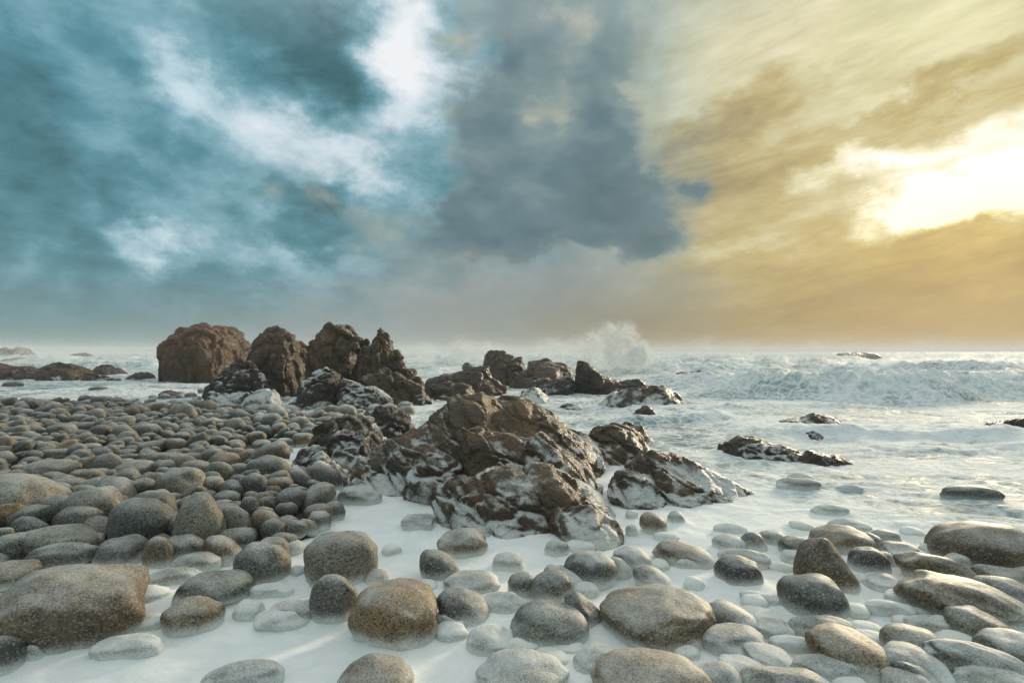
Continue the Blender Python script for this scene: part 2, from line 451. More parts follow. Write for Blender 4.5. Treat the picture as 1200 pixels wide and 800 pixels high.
# the cobble bank: a raised bar of stones, outline in metres on the beach
BANK = [ground_pt(*p, z=0.1) for p in [(-700, 680), (0, 672), (130, 632), (250, 640), (345, 632), (405, 595), (395, 562), (350, 545),
        (300, 543), (310, 522), (400, 512), (425, 495), (360, 486), (290, 480), (200, 480), (130, 471), (0, 474), (-500, 472)]]
def bank_h(x, y):
    x = np.asarray(x, float); y = np.asarray(y, float)
    ins = inside(BANK, x, y); d = seg_dist(BANK, x, y)
    sd_ = np.where(ins, d, -d)
    w = 0.22 + 0.02 * y
    return 0.20 * sstep(-w, w * 1.6, sd_) - 0.07

# ------------------------------------------------------------------ boulders: where they lie (photo survey) and how they look
# x0,y0,x1,y1 of each stone in an enlarged survey crop; letters: b brown, o ochre, p pale, d dark, f foamy, F foam-veiled,
# k blocky, t peaked, l slopes down to the right, r slopes down to the left
SURVEY = [
 ((0, 533, 3.0), [
  (40,385,480,670,'bk'),(580,495,775,625,'om'),(460,455,595,520,''),(630,405,875,530,''),(510,402,700,462,''),(830,300,1018,465,'m'),
  (715,288,850,385,'bl'),(610,338,770,420,''),(503,288,605,415,'b'),(345,285,515,395,''),(570,275,715,365,'p'),(605,138,790,318,'pt'),
  (395,150,595,310,'m'),(205,165,368,285,'m'),(465,112,620,270,''),(-40,70,225,225,'pl'),(225,110,418,245,'p'),(-30,160,88,250,'o'),
  (-40,268,132,375,''),(98,240,340,350,'pl'),(105,312,330,390,''),(-60,368,120,458,'bd'),(840,65,938,160,'d'),(935,75,1028,128,'b'),
  (975,115,1070,190,''),(1055,100,1175,200,'pr'),(845,145,912,228,'d'),(885,193,998,282,'bl'),(750,125,845,180,''),(690,130,752,185,'b'),
  (725,168,845,240,'p'),(775,255,900,315,''),(895,288,1015,375,'p'),(985,295,1070,350,'pf'),(875,450,1030,505,'F'),(820,505,930,575,'F'),
  (950,500,1100,590,'F'),(720,720,995,830,'f'),(-60,628,75,790,'d'),(330,635,560,715,'F'),(75,650,165,750,'F'),(-40,535,60,610,'d'),
  (460,550,590,620,'f'),(560,45,712,150,'p'),(395,50,490,120,''),(260,5,390,50,''),(90,15,250,85,'p'),(180,75,298,135,''),
  (295,75,415,140,'p'),(540,15,620,68,''),(410,20,540,75,'p'),(-20,52,70,100,'po'),(250,48,340,82,'o'),(505,0,660,35,'p'),
  (360,250,440,290,'d'),(290,273,365,325,'b'),(395,140,450,200,'b'),(730,48,790,80,'o'),(695,75,790,130,'p'),(780,85,850,125,'b'),
  (930,105,990,155,'b'),(1000,225,1082,290,''),(1080,195,1165,265,'f'),(1125,165,1215,225,''),(970,210,1050,250,'p'),(905,145,975,195,''),
  (950,270,1040,320,'p')]),
 ((300, 533, 3.0), [
  (175,262,425,465,'pk'),(190,413,360,600,''),(342,440,638,665,'ok'),(290,698,555,870,'bm'),(572,335,722,445,'l'),(660,400,860,490,'f'),
  (640,470,830,590,'l'),(640,535,770,605,'bl'),(630,580,750,650,'f'),(740,595,905,695,'F'),(765,478,955,555,'f'),(885,410,985,510,'f'),
  (965,405,1112,525,''),(895,508,1165,660,'m'),(1010,385,1180,470,'fl'),(800,712,1060,860,'p'),(780,675,1105,830,'F'),(380,400,465,460,'b'),
  (640,255,815,360,'bf'),(830,340,940,410,'F'),(110,385,175,440,'F'),(550,435,635,475,'f'),(290,105,440,175,'F'),(0,530,190,610,'F'),
  (975,680,1110,745,'bl'),(885,635,1010,690,'F'),(1030,645,1150,700,'F'),(440,310,510,350,'F'),(890,535,940,565,'b'),
  (510,205,640,265,'df')]),
 ((600, 550, 3.2), [
  (340,435,755,645,'bp'),(400,552,605,672,'bl'),(295,667,740,900,'om'),(698,570,945,692,''),(530,268,748,360,'bl'),(370,288,530,380,'F'),
  (455,362,600,445,'pl'),(360,330,450,410,'Fl'),(500,332,595,388,'F'),(605,322,695,380,'f'),(190,298,390,435,'f'),(190,262,310,310,'f'),
  (120,262,215,330,'F'),(195,470,335,605,'l'),(225,418,325,475,'f'),(235,650,400,760,'f'),(690,715,865,830,''),(775,693,960,780,'l'),
  (600,652,705,720,'p'),(770,320,935,440,'d'),(740,500,920,610,'pl'),(845,235,960,310,'dt'),(480,165,585,250,'bl'),(585,155,650,210,'F'),
  (425,150,475,195,'F'),(425,205,470,255,'F'),(750,240,870,310,'F'),(760,205,880,240,'F'),(640,400,720,450,'F'),(860,465,960,530,'F'),
  (865,508,955,555,'f'),(910,530,970,580,''),(530,235,630,270,'F')]),
 ((850, 550, 3.2), [
  (790,187,1140,370,'bdm'),(330,208,540,312,'bdm'),(255,265,495,470,'btl'),(205,388,445,552,'m'),(465,288,605,402,'dm'),(680,388,1095,570,'bl'),
  (655,328,930,420,'bl'),(935,375,1180,440,'p'),(960,405,1190,530,'dl'),(515,238,585,305,'d'),(555,222,650,282,'f'),(660,215,740,255,'df'),
  (585,265,720,335,'f'),(725,268,850,330,'f'),(655,300,770,340,'f'),(555,305,630,370,'d'),(515,385,655,450,'d'),(620,330,670,375,'f'),
  (205,248,340,330,'d'),(210,298,310,350,'f'),(130,225,235,290,'df'),(330,132,455,173,'F'),(395,185,545,240,'F'),(230,192,325,240,'F'),
  (-20,305,165,360,'f'),(325,588,615,765,'obl'),(245,545,485,640,''),(110,550,255,635,'b'),(110,522,265,590,'pf'),(255,690,500,790,''),
  (70,650,255,745,'dl'),(75,745,410,860,'p'),(600,578,800,730,'p'),(785,600,960,690,'F'),(685,545,890,620,'f'),(850,515,1075,660,'pl'),
  (960,600,1180,760,'F'),(780,670,1160,800,'Fl'),(630,715,790,830,'l'),(585,735,760,850,'b'),(870,740,1150,850,'p'),(510,728,600,790,'f'),
  (410,765,545,840,'b'),(480,600,615,665,'Fl'),(535,492,705,550,'F'),(430,495,535,550,'F'),(475,565,590,625,'f'),(630,543,715,590,'f'),
  (695,520,810,555,'f'),(270,495,385,545,'f'),(265,527,355,570,''),(65,508,155,555,'d'),(60,465,220,515,'F'),(190,505,275,550,'F'),
  (600,445,700,510,'F'),(820,312,920,385,'F'),(945,330,1140,400,'F'),(1040,138,1140,178,'d'),(820,65,1020,125,'df'),(420,60,510,85,'d'),
  (230,20,330,45,'f'),(200,45,350,75,'F'),(600,655,830,800,'Fl'),(165,350,260,385,'f'),(480,390,530,435,'f'),(170,625,330,680,'F')]),
 ((0, 440, 5.333), [
  (290,305,440,390,''),(435,288,600,355,''),(735,345,860,440,'p'),(830,300,990,380,'p'),(462,420,628,492,''),(620,438,720,492,'o'),
  (250,465,462,520,'p'),(467,502,690,580,''),(740,535,965,625,''),(902,498,1165,555,'p'),(715,495,890,545,''),(715,580,875,710,'d'),
  (960,528,1110,618,''),(325,632,528,735,''),(528,628,750,745,''),(450,582,590,640,'o'),(560,575,705,650,''),(120,505,255,572,'d'),
  (170,520,455,650,'p'),(0,488,100,560,'p'),(0,375,165,435,''),(100,302,255,362,'b'),(0,320,170,375,''),
  (165,378,315,432,''),(230,235,350,292,'d'),(365,228,455,290,'pt'),(460,240,570,300,'pl'),(560,165,652,220,'d'),(110,208,210,262,'f'),
  (465,175,585,240,'b'),(325,143,410,190,'f'),(810,178,905,245,'b'),(675,192,780,230,'d'),(700,232,800,280,''),(870,405,1040,480,''),
  (1040,458,1165,500,''),(880,355,985,405,'d'),(775,430,885,490,'b'),(715,458,850,505,''),(435,350,600,385,'b'),(440,378,610,420,''),
  (285,410,380,460,'d'),(430,395,515,465,'b'),(80,430,210,485,''),(100,470,240,515,'b'),(0,265,130,315,''),(130,270,250,310,'b'),
  (30,30,135,80,'f'),(565,65,668,105,'f'),(820,635,965,760,''),(590,330,665,375,'b'),(620,205,710,250,'b'),(975,175,1030,215,'f'),
  (890,600,975,645,'p'),(620,485,715,545,''),(600,400,660,435,'o'),(670,410,765,465,'b'),(925,440,1000,495,'b'),(985,390,1040,430,'o'),
  (930,275,1010,315,'')]),
 ((200, 440, 5.333), [
  (15,178,175,290,'pt'),(330,265,465,368,'p'),(210,260,330,325,'f'),(65,325,175,385,'d'),(120,370,215,430,'dl'),(105,480,205,552,'b'),
  (0,460,105,510,''),(0,498,110,552,'p'),(210,432,295,485,'d'),(365,412,448,475,'pf'),(265,405,320,440,'b'),(375,370,440,410,'f'),
  (280,435,380,475,'f'),(340,500,460,545,''),(225,520,345,572,'p'),(550,458,645,515,'b'),(640,358,715,405,'F'),(620,392,685,435,'F'),
  (785,390,860,430,'F'),(690,322,750,365,'f'),(735,400,790,430,'f'),(570,420,640,465,'f'),(450,455,535,495,'d'),(470,360,545,395,'F'),
  (910,252,1035,308,'bd'),(235,318,270,360,'o')]),
]
TINT = {'': (0.112, 0.116, 0.104), 'b': (0.132, 0.098, 0.060), 'o': (0.195, 0.138, 0.068), 'p': (0.175, 0.172, 0.146), 'd': (0.066, 0.068, 0.064)}
ADJ = {'': 'grey', 'b': 'brown', 'o': 'ochre brown', 'p': 'pale grey', 'd': 'dark grey'}
SPECIAL = {   # survey index (crop, row): label
 (0,0): 'big blocky brown speckled boulder in the foam beside the cobble bank, largest there',
 (0,1): 'small golden egg-shaped boulder standing alone in smooth white foam',
 (0,5): 'tall round grey boulder at the foam edge of the cobble bank',
 (0,8): 'narrow upright brown stone standing on end at the edge of the bank',
 (0,11): 'pale pyramid-shaped boulder leaning among the round grey bank stones',
 (0,15): 'broad pale lumpy boulder lying on the cobble bank',
 (1,0): 'large flat-topped pale boulder standing in foam by the squarish ochre block',
 (1,1): 'upright egg-shaped grey boulder leaning against the squarish ochre block in the foam',
 (1,2): 'squarish ochre brown granite block standing in white foam',
 (1,3): 'brown domed boulder rising alone from open smooth foam',
 (2,0): 'large two-toned boulder with dark brown cap and pale grey face',
 (2,1): 'slim brown slab leaning on the large two-toned boulder',
 (2,2): 'big reddish brown speckled dome next to the slim leaning slab',
 (3,0): 'great dark brown dome-shaped boulder at the edge of the open foam, largest dome',
 (3,1): 'dark brown low dome standing behind the wedge-shaped boulder',
 (3,2): 'brown wedge-shaped boulder with a sloping right shoulder among grey stones',
 (3,3): 'round grey boulder in front of the brown wedge-shaped boulder',
 (3,5): 'very long brown tapering boulder lying on foam-veiled stones',
 (3,25): 'tilted ochre brown oblong boulder resting on grey stones, strongest ochre of its neighbours',
 (3,58): 'low dark lumpy rock half sunk in rippled open foam',
 (5,0): 'pale peaked boulder standing above the small cobbles near the sea stacks',
 (5,1): 'pale rounded cone of a boulder rising from foamy small cobbles',
 (5,24): 'flat dark brown stone lying alone in foam near the low dark rocks',
}
STONES = []           # (cx, cy, cz, a, b, c, yaw, foam) of every stone, for the foam that laps round them
def stone_verts(sub, seed, a, b, c, code):
    v, f = ico(sub); rs = np.random.RandomState(seed)
    p = v.copy()
    e = 2.15 if 'k' not in code else 2.75
    e += 0 if 'm' in code else rs.uniform(-0.1, 0.35)
    n = (np.abs(p) ** e).sum(1) ** (1 / e); p = p / n[:, None]
    off = rs.uniform(0, 100, 3)
    # broad planes worn into the stone
    for k in range(0 if 'm' in code else rs.randint(2, 5)):
        d = rs.normal(size=3); d /= np.linalg.norm(d)
        lim = rs.uniform(0.80, 0.96); s = p @ d
        over = np.clip(s - lim, 0, None); p -= (over * 0.75)[:, None] * d
    r = 1 + 0.13 * perlin(v * 1.1 + off) + 0.06 * perlin(v * 2.4 + off) + 0.02 * perlin(v * 5 + off)
    if sub >= 4: r += 0.008 * perlin(v * 11 + off) + 0.005 * perlin(v * 23 + off)
    p = p * r[:, None]
    if 't' in code:
        k = 1 - 0.42 * np.clip((p[:, 2] + 0.5) / 1.5, 0, 1); p[:, 0] *= k; p[:, 1] *= k; p[:, 2] *= 1.08
    p = p * np.array([a, b, c])
    if 'l' in code: p[:, 2] -= p[:, 0] * 0.42 * c / a
    if 'r' in code: p[:, 2] += p[:, 0] * 0.42 * c / a
    return p, f
def stone_shape(x0, y0, x1, y1, code):
    cx = (x0 + x1) / 2; hw = (x1 - x0) / 2; h = y1 - y0
    zg = 0.05; d = 5
    bury = 1.22 if h / (2 * hw) < 0.75 else 1.12
    for it in range(5):
        cyp = y0 + h * bury / 2
        c = None
        a = hw * d / F
        th = math.atan2(cyp - HOR, F)
        b = a * 0.9
        hh = h * bury / 2 * d / F * math.cos(th)
        q = hh * hh - (b * math.sin(th)) ** 2
        if q < (0.42 * a * math.cos(th)) ** 2:
            c = 0.42 * a
            b = max(0.45 * a, math.sqrt(max(hh * hh - (c * math.cos(th)) ** 2, 1e-6)) / math.sin(th))
            b = min(b, 0.95 * a)
        else:
            c = math.sqrt(q) / math.cos(th)
        zc = zg + c * (0.50 if bury > 1.2 else 0.56)
        d = max(1.2, (CAMZ - zc) * F / max(cyp - HOR, 4))
        X = (cx - 600) / F * d
        zg = max(float(bank_h(X, d)), 0.0)
    return X, d, zc, a, b, c
rnd = random.Random(11)
def add_stone(x0, y0, x1, y1, code, special=None, seed=0):
    X, Y, Z, a, b, c = stone_shape(x0, y0, x1, y1, code)
    wpx = x1 - x0
    sub = 5 if wpx > 110 else (4 if wpx > 38 else 3)
    v, f = stone_verts(sub, seed, a, b, c, code)
    # stones near the frame's edge are seen along a slanted ray: turn them to face it
    yaw = -math.atan2(X, Y) * 0.6 + rnd.uniform(-0.12, 0.12)
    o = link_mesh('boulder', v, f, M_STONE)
    o.location = (X, Y, Z); o.rotation_euler = (rnd.uniform(-.05, .05), rnd.uniform(-.05, .05), yaw)
    key = next((k for k in 'obpd' if k in code), '')
    t = np.array(TINT[key]) * rnd.uniform(0.85, 1.2) * np.array([rnd.uniform(.97, 1.05), 1, rnd.uniform(.93, 1.05)])
    foam = 1.0 if 'F' in code else (0.62 if 'f' in code else rnd.uniform(0.12, 0.34))
    onbank = float(bank_h(X, Y)) > 0.03
    if onbank and 'f' not in code and 'F' not in code: foam *= 0.6 if not (X / Y > -0.46 and Y > 7.2) else 1.6
    o.color = (t[0], t[1], t[2], foam)
    STONES.append((X, Y, Z, a, b, c, yaw, foam, onbank))
    if special:
        tag(o, special, 'boulder'); return o
    size = 'large' if a > 0.27 else ('medium' if a > 0.15 else 'small')
    shp = 'peaked' if 't' in code else ('sloping' if ('l' in code or 'r' in code) else ('flat oval' if c / a < 0.55 else ('upright' if c / a > 1.0 else 'rounded')))
    near = 'open rippled foam' if (Y > 4.6 and X > 0.8) else 'smooth foam'
    if onbank:
        where = 'on the cobble bank by the sea stacks' if Y > 9 else ('in the middle of the cobble bank' if Y > 5.5 else 'at the foamy edge of the cobble bank')
    elif X < -1 and Y > 8: where = 'in foam near the sea stacks'
    elif Y > 4.0 and X < 1.6: where = 'at the foot of the jagged outcrop'
    elif Y > 4.6: where = 'on the seaward edge of the boulder field'
    elif X > 0.2: where = 'in the crowded boulder field'
    else: where = 'in smooth foam by the cobble bank'
    st = 'foam-veiled ' if foam > 0.9 else ('foam-streaked ' if foam > 0.5 else '')
    lab = f"{size} {st}{shp} {ADJ[key]} boulder {where}"
    grp = 'boulders: ' + lab
    tag(o, lab, 'boulder', grp)
    return o
k = 0
for ci, ((ox, oy, s), rows) in enumerate(SURVEY):
    for ri, (x0, y0, x1, y1, code) in enumerate(rows):
        k += 1
        add_stone(ox + x0 / s, oy + y0 / s, ox + x1 / s, oy + y1 / s, code, SPECIAL.get((ci, ri)), seed=k)

# small cobbles that fill the bank between and beyond the big stones: too many to count, one heap
def cobble_heap():
    rs = np.random.RandomState(3)
    V, Fc, T = [], [], []; n = 0
    placed = [(s[0], s[1], max(s[3], s[4]) * 0.75) for s in STONES]
    pts = []
    NT_ = 22000
    AY = np.where(np.arange(NT_) % 3 == 0, 8 + 16 * rs.rand(NT_), 3.0 * 10.0 ** rs.rand(NT_))
    AX = (rs.uniform(-260, 480, NT_) - 600) / F * AY
    AB = bank_h(AX, AY)
    for tries in range(NT_):
        X, Y, bh = float(AX[tries]), float(AY[tries]), float(AB[tries])
        fringe = False
        if bh < 0.02:
            # foamy scatter round the far edge of the bank
            if Y > 9 and -10.5 < X < -2.0 and Y < 19 and rs.rand() < 0.22: fringe = True
            elif Y > 5.2 and -4 < X < -1.4 and Y < 9 and rs.rand() < 0.03: fringe = True
            else: continue
        a = rs.choice([0.08, 0.11, 0.14, 0.18, 0.22], p=[.2, .3, .25, .17, .08]) * rs.uniform(0.8, 1.2)
        ok = True
        for (qx, qy, qr) in placed:
            if abs(qx - X) < qr + a and (qx - X) ** 2 + (qy - Y) ** 2 < (qr * 0.95 + a * 0.55) ** 2: ok = False; break
        if not ok: continue
        placed.append((X, Y, a)); pts.append((X, Y, a, bh, fringe))
        if len(pts) >= 1500: break
    for X, Y, a, bh, fringe in pts:
        c = a * rs.uniform(0.62, 0.92); b = a * rs.uniform(0.65, 0.95)
        v, f = stone_verts(3 if (Y < 9 and a > .1) else 2, rs.randint(1 << 30), a, b, c, rs.choice(['', '', 'l', 'r']))
        ang = rs.uniform(-0.7, 0.7); ca, sa = math.cos(ang), math.sin(ang)
        v = np.stack([v[:, 0] * ca - v[:, 1] * sa + X, v[:, 0] * sa + v[:, 1] * ca + Y, v[:, 2] + max(bh, -0.02) + c * rs.uniform(0.25, 0.6)], 1)
        V.append(v); Fc.append(f + n); n += len(v)
        key = rs.choice(['', 'b', 'o', 'p', 'd'], p=[.36, .22, .06, .2, .16])
        t = np.array(TINT[key]) * rs.uniform(0.8, 1.2)
        T.append(np.tile([t[0], t[1], t[2], rs.uniform(0.55, 1.0) if fringe else (rs.uniform(0.35, 1.0) if (X / Y > -0.46 and Y > 7.2) else rs.uniform(0.0, 0.3))], (len(v), 1)))
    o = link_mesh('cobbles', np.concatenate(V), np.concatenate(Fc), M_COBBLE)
    ca = o.data.color_attributes.new('tint', 'FLOAT_COLOR', 'POINT')
    ca.data.foreach_set('color', np.concatenate(T).astype(np.float32).ravel())
    tag(o, 'countless small rounded grey and brown cobbles filling the bank between larger boulders', 'cobbles', kind='stuff')
cobble_heap()

# ------------------------------------------------------------------ rocks
def W(px, py, d): return ((px - 600) / F * d, d, CAMZ + (HOR - py) / F * d)
def extrude_chunk(bm, poly, d, t, lean=0.0, seed=0, box=0.0):
    rs = np.random.RandomState(seed)
    pts = np.array([W(px, py, d) for px, py in poly])
    cx = pts[:, 0].mean(); zb = min(pts[:, 2].min(), 0.0) - 0.10 * t
    rings = []
    for s, kx, kz in ((-1, .45, .42), (-.62, .84, .80), (-.15, 1, 1), (.35, .97, .96), (.75, .8, .78), (1, .45, .4)):
        r = pts.copy()
        kx += (1 - kx) * box; kz += (1 - kz) * box
        r[:, 0] = cx + (r[:, 0] - cx) * kx + rs.uniform(-.05, .05) * t
        r[:, 2] = zb + (r[:, 2] - zb) * kz
        r[:, 1] = d + (s + 0.75 * box) * t / 2 + (r[:, 2] - zb) * lean
        rings.append([bm.verts.new(p) for p in r])
    n = len(pts)
    for a, b in zip(rings, rings[1:]):
        for i in range(n):
            bm.faces.new((a[i], a[(i + 1) % n], b[(i + 1) % n], b[i]))
    bm.faces.new(rings[0]); bm.faces.new(list(reversed(rings[-1])))
def facet(p, seed, size, aniso):
    rs = np.random.RandomState(seed)
    lo, hi = p.min(0) - size, p.max(0) + size
    q = p / aniso; lo = lo / aniso; hi = hi / aniso
    n = int(np.clip(np.prod((hi - lo) / size), 12, 420))
    c = rs.uniform(lo, hi, (n, 3)); off = rs.uniform(-1, 1, n); g = rs.normal(size=(n, 3)); 
    best = np.full(len(q), 1e9); bi = np.zeros(len(q), int); sec = np.full(len(q), 1e9)
    for i in range(n):
        dd = ((q - c[i]) ** 2).sum(1)
        m = dd < best
        sec = np.where(m, best, np.minimum(sec, dd)); bi[m] = i; best = np.where(m, dd, best)
    edge = (np.sqrt(sec) - np.sqrt(best)) / size
    tilt = ((q - c[bi]) * g[bi]).sum(1) / size
    return off[bi] + 0.55 * tilt, edge
def make_rock(name, label, chunks, tint, foam, voxel, seed, amp, fac, cat='rock', aniso=(1, 1, 1), mat=None, axis=(0, 0, 1), crag=1.0, box=0.0, strata=0.0, slab=0.5, blk=0.62, group=None):
    """chunks: (outline, distance, thickness[, lean]); all fused into one weathered rock"""
    bm = bmesh.new()
    for i, ch in enumerate(chunks):
        extrude_chunk(bm, ch[0], ch[1], ch[2], ch[3] if len(ch) > 3 else 0.0, seed * 31 + i, box)
    bmesh.ops.recalc_face_normals(bm, faces=bm.faces[:])
    me = bpy.data.meshes.new(name); bm.to_mesh(me); bm.free()
    o = bpy.data.objects.new(name, me); COL.objects.link(o)
    md = o.modifiers.new('r', 'REMESH'); md.mode = 'VOXEL'; md.voxel_size = voxel
    sm = o.modifiers.new('s', 'SMOOTH'); sm.iterations = 2; sm.factor = 0.5
    dg = bpy.context.evaluated_depsgraph_get(); ev = o.evaluated_get(dg)
    me2 = bpy.data.meshes.new_from_object(ev); o.modifiers.clear(); o.data = me2; bpy.data.meshes.remove(me)
    n = len(me2.vertices)
    co = np.empty(n * 3); me2.vertices.foreach_get('co', co); co = co.reshape(-1, 3)
    no = np.empty(n * 3); me2.vertices.foreach_get('normal', no); no = no.reshape(-1, 3)
    an = np.array(aniso, float)
    e1 = np.array(axis, float); e1 /= np.linalg.norm(e1)          # grain of the rock
    e2 = np.cross(e1, (0.3, 1.0, 0.2)); e2 /= np.linalg.norm(e2); e3 = np.cross(e1, e2)
    q = np.stack([co @ e2, co @ e3, co @ e1], 1)
    warp = np.stack([perlin(q / fac * 0.8 + s) for s in (3.1, 17.7, 41.3)], 1) * fac * 0.28
    st, edge = facet(q + warp, seed, fac, an)
    st2, edge2 = facet(q + warp, seed + 5, fac * 0.42, an)
    disp = amp * (blk * np.clip(st, -1.1, 1.1) + 0.20 * crag * np.clip(st2, -1.6, 1.6))
    disp -= amp * (0.55 * np.exp(-(edge / 0.07) ** 2) + 0.22 * np.exp(-(edge2 / 0.10) ** 2))
    disp += amp * (0.55 * fbm(q / (fac * 1.7), 3) + 0.16 * crag * fbm(q / (fac * 0.33) / an, 4, 0.6) - 0.42 * crag * np.clip(ridged(q / (fac * 0.8) / an, 3) - 1.25, 0, 1))
    if strata:                                # slabs of the bedding stand proud of one another
        u = q[:, 0] / strata + 0.45 * perlin(q / (strata * 5) + 3) + 0.25 * q[:, 1] / strata
        tab = np.random.RandomState(seed + 77).uniform(-1, 1, 4096)
        k0 = np.floor(u).astype(int); fr_ = u - k0
        lay = tab[k0 % 4096] + (tab[(k0 + 1) % 4096] - tab[k0 % 4096]) * sstep(0.78, 1.0, fr_)
        disp += amp * slab * (lay - 0.5 * np.exp(-((fr_ - 0.9) / 0.07) ** 2))
    co = co + no * disp[:, None]
    z0 = co[:, 2].min()
    base = np.array([co[:, 0].mean(), co[:, 1].mean(), 0.0])
    me2.vertices.foreach_set('co', (co - base).ravel()); me2.update()
    me2.polygons.foreach_set('use_smooth', np.ones(len(me2.polygons), dtype=bool))
    me2.materials.clear(); me2.materials.append(mat or M_ROCK)
    o.location = base; o.color = (*tint, foam)
    tag(o, label, cat, group)
    FOOT.append(co[np.abs(co[:, 2]) < voxel * 2.2][:, :2])
    return o
FOOT = []
def z3(pts, ox=400, oy=380, s=3.0): return [(ox + x / s, oy + y / s) for x, y in pts]
BR = (0.085, 0.061, 0.038); DK = (0.052, 0.043, 0.033); RU = (0.105, 0.062, 0.031)
# the jagged outcrop in the middle of the beach
make_rock('rock_outcrop', 'jagged brown rock outcrop running with white foam in the middle of the beach', [
  (z3([(240,385),(320,312),(410,260),(500,240),(560,325),(610,380),(700,430),(730,500),(680,640),(400,620),(270,500)]), 6.3, 1.7, 0.15),
  (z3([(25,535),(60,490),(130,428),(235,362),(330,390),(410,470),(420,580),(250,620),(100,590)]), 6.0, 1.2, 0.2),
  (z3([(205,585),(255,480),(310,428),(370,465),(412,500),(400,610),(300,640)]), 5.5, .6),
  (z3([(400,390),(470,362),(600,400),(690,450),(740,540),(680,640),(480,640),(420,500)]), 5.6, .8, 0.2),
  (z3([(320,640),(370,575),(480,570),(530,535),(600,525),(665,560),(740,620),(790,720),(800,800),(600,780),(400,740)]), 4.7, .9, 0.15),
  (z3([(660,520),(740,515),(840,560),(920,625),(985,715),(1000,810),(820,810),(740,680),(690,600)]), 4.75, 1.0, 0.25),
  (z3([(780,680),(880,640),(960,690),(990,790),(985,850),(820,850),(780,780)]), 4.3, .6),
  (z3([(560,300),(640,270),(740,322),(870,395),(935,490),(960,640),(840,640),(700,500),(600,400)]), 6.6, 1.9, 0.1),
  (z3([(640,430),(720,400),(820,450),(900,520),(960,620),(960,700),(780,680),(680,560)]), 5.6, 1.0, 0.2),
  (z3([(520,262),(560,245),(640,245),(710,275),(760,320),(790,400),(640,420),(560,380)]), 8.8, 1.8),
  ], (0.125, 0.092, 0.058), 0.48, 0.018, 3, 0.055, 0.34, 'outcrop', (0.6, 0.9, 2.4), axis=(.75, -.75, -.45), crag=1.0, strata=0.13, slab=0.75, blk=0.5)
make_rock('rock_outcrop', 'long ribbed brown rock spur with foam in its gullies, sloping into the boulder field', [
  ([(688,520),(700,503),(722,496),(745,503),(775,535),(800,590),(760,610),(715,600),(695,570)], 7.4, 1.6),
  ([(730,560),(758,530),(800,543),(850,566),(885,580),(898,600),(850,618),(800,620),(745,612)], 5.6, 1.2, 0.2),
  ([(722,512),(734,494),(752,498),(770,525),(745,535)], 9.0, 1.2),
  ([(715,585),(735,555),(755,556),(778,585),(785,630),(730,630)], 5.3, .8),
  ([(760,590),(800,560),(850,575),(880,600),(840,640),(790,640)], 5.3, .7, 0.3),
  ], (0.11, 0.080, 0.050), 0.30, 0.019, 8, 0.05, 0.26, 'outcrop', (0.5, 0.9, 2.8), axis=(.9, -.55, -.35), crag=1.0, strata=0.11, slab=0.8, blk=0.5)
make_rock('rock', 'dark broken low rocks streaked with foam left of the central outcrop', [
  (z3([(640,500),(660,430),(740,378),(790,370),(840,400),(880,470),(860,560),(700,560)], 150, 360), 7.6, 1.3),
  (z3([(820,420),(850,360),(930,350),(985,385),(1000,430),(960,490),(860,500)], 150, 360), 8.8, 1.2),
  (z3([(700,520),(760,430),(840,440),(880,520),(850,600),(740,600)], 150, 360), 6.9, .8),
  (z3([(560,560),(600,500),(650,500),(720,560),(680,610),(590,600)], 150, 360), 6.6, .6),
  ], DK, 0.42, 0.028, 14, 0.08, 0.30)
make_rock('rock', 'pale peaked boulder rock rubbed smooth by foam beside a flat slab', [
  (z3([(610,640),(640,520),(680,498),(720,540),(765,600),(770,650),(690,660)], 150, 360), 5.95, .55)], (0.16, .13, .10), 0.62, 0.02, 15, 0.03, 0.3)
make_rock('rock', 'flat pale slab rock under a film of foam at the edge of the cobble bank', [
  (z3([(412,610),(415,545),(460,530),(560,545),(620,580),(670,630),(640,660),(480,650)], 150, 360), 6.1, .8)], (0.12, .11, .10), 0.70, 0.022, 16, 0.03, 0.3)
# sea stacks
z2 = lambda p: z3(p, 150, 360)
make_rock('sea_stack', 'massive square brown sea stack with sloping shoulder, standing apart from the jagged twin peaks', [
  (z3([(75,575),(80,180),(150,150),(170,105),(340,75),(420,90),(500,150),(560,260),(590,440),(560,580)], 180, 370, 7.275), 26.5, 3.6),
  (z3([(400,560),(410,95),(500,85),(560,130),(630,170),(690,250),(740,280),(800,275),(840,300),(850,600)], 180, 370, 7.275), 29, 3.5)],
  RU, 0.10, 0.055, 21, 0.15, 1.0, 'sea stack', (.8, .8, 1.5), mat=M_FARROCK, crag=1.4, box=0.7, strata=0.55, slab=0.6, blk=0.8)
make_rock('sea_stack', 'rounded brown sea stack with a white foam streak down its middle', [
  (z2([(430,310),(425,170),(450,95),(470,75),(520,62),(555,68),(580,110),(600,170),(615,240),(625,335)]), 17.6, 2.0)],
  (0.085, .057, .034), 0.26, 0.042, 22, 0.10, 0.66, 'sea stack', (.8, .8, 1.5), mat=M_FARROCK, crag=1.4, box=0.35, strata=0.4, slab=0.6, blk=0.8)
make_rock('rock', 'small dark brown rock wedged behind the rounded sea stack', [
  (z2([(570,230),(580,112),(605,112),(635,135),(630,185),(600,260)]), 20, .9)], RU, 0.1, 0.05, 23, 0.07, 0.6, mat=M_FARROCK)
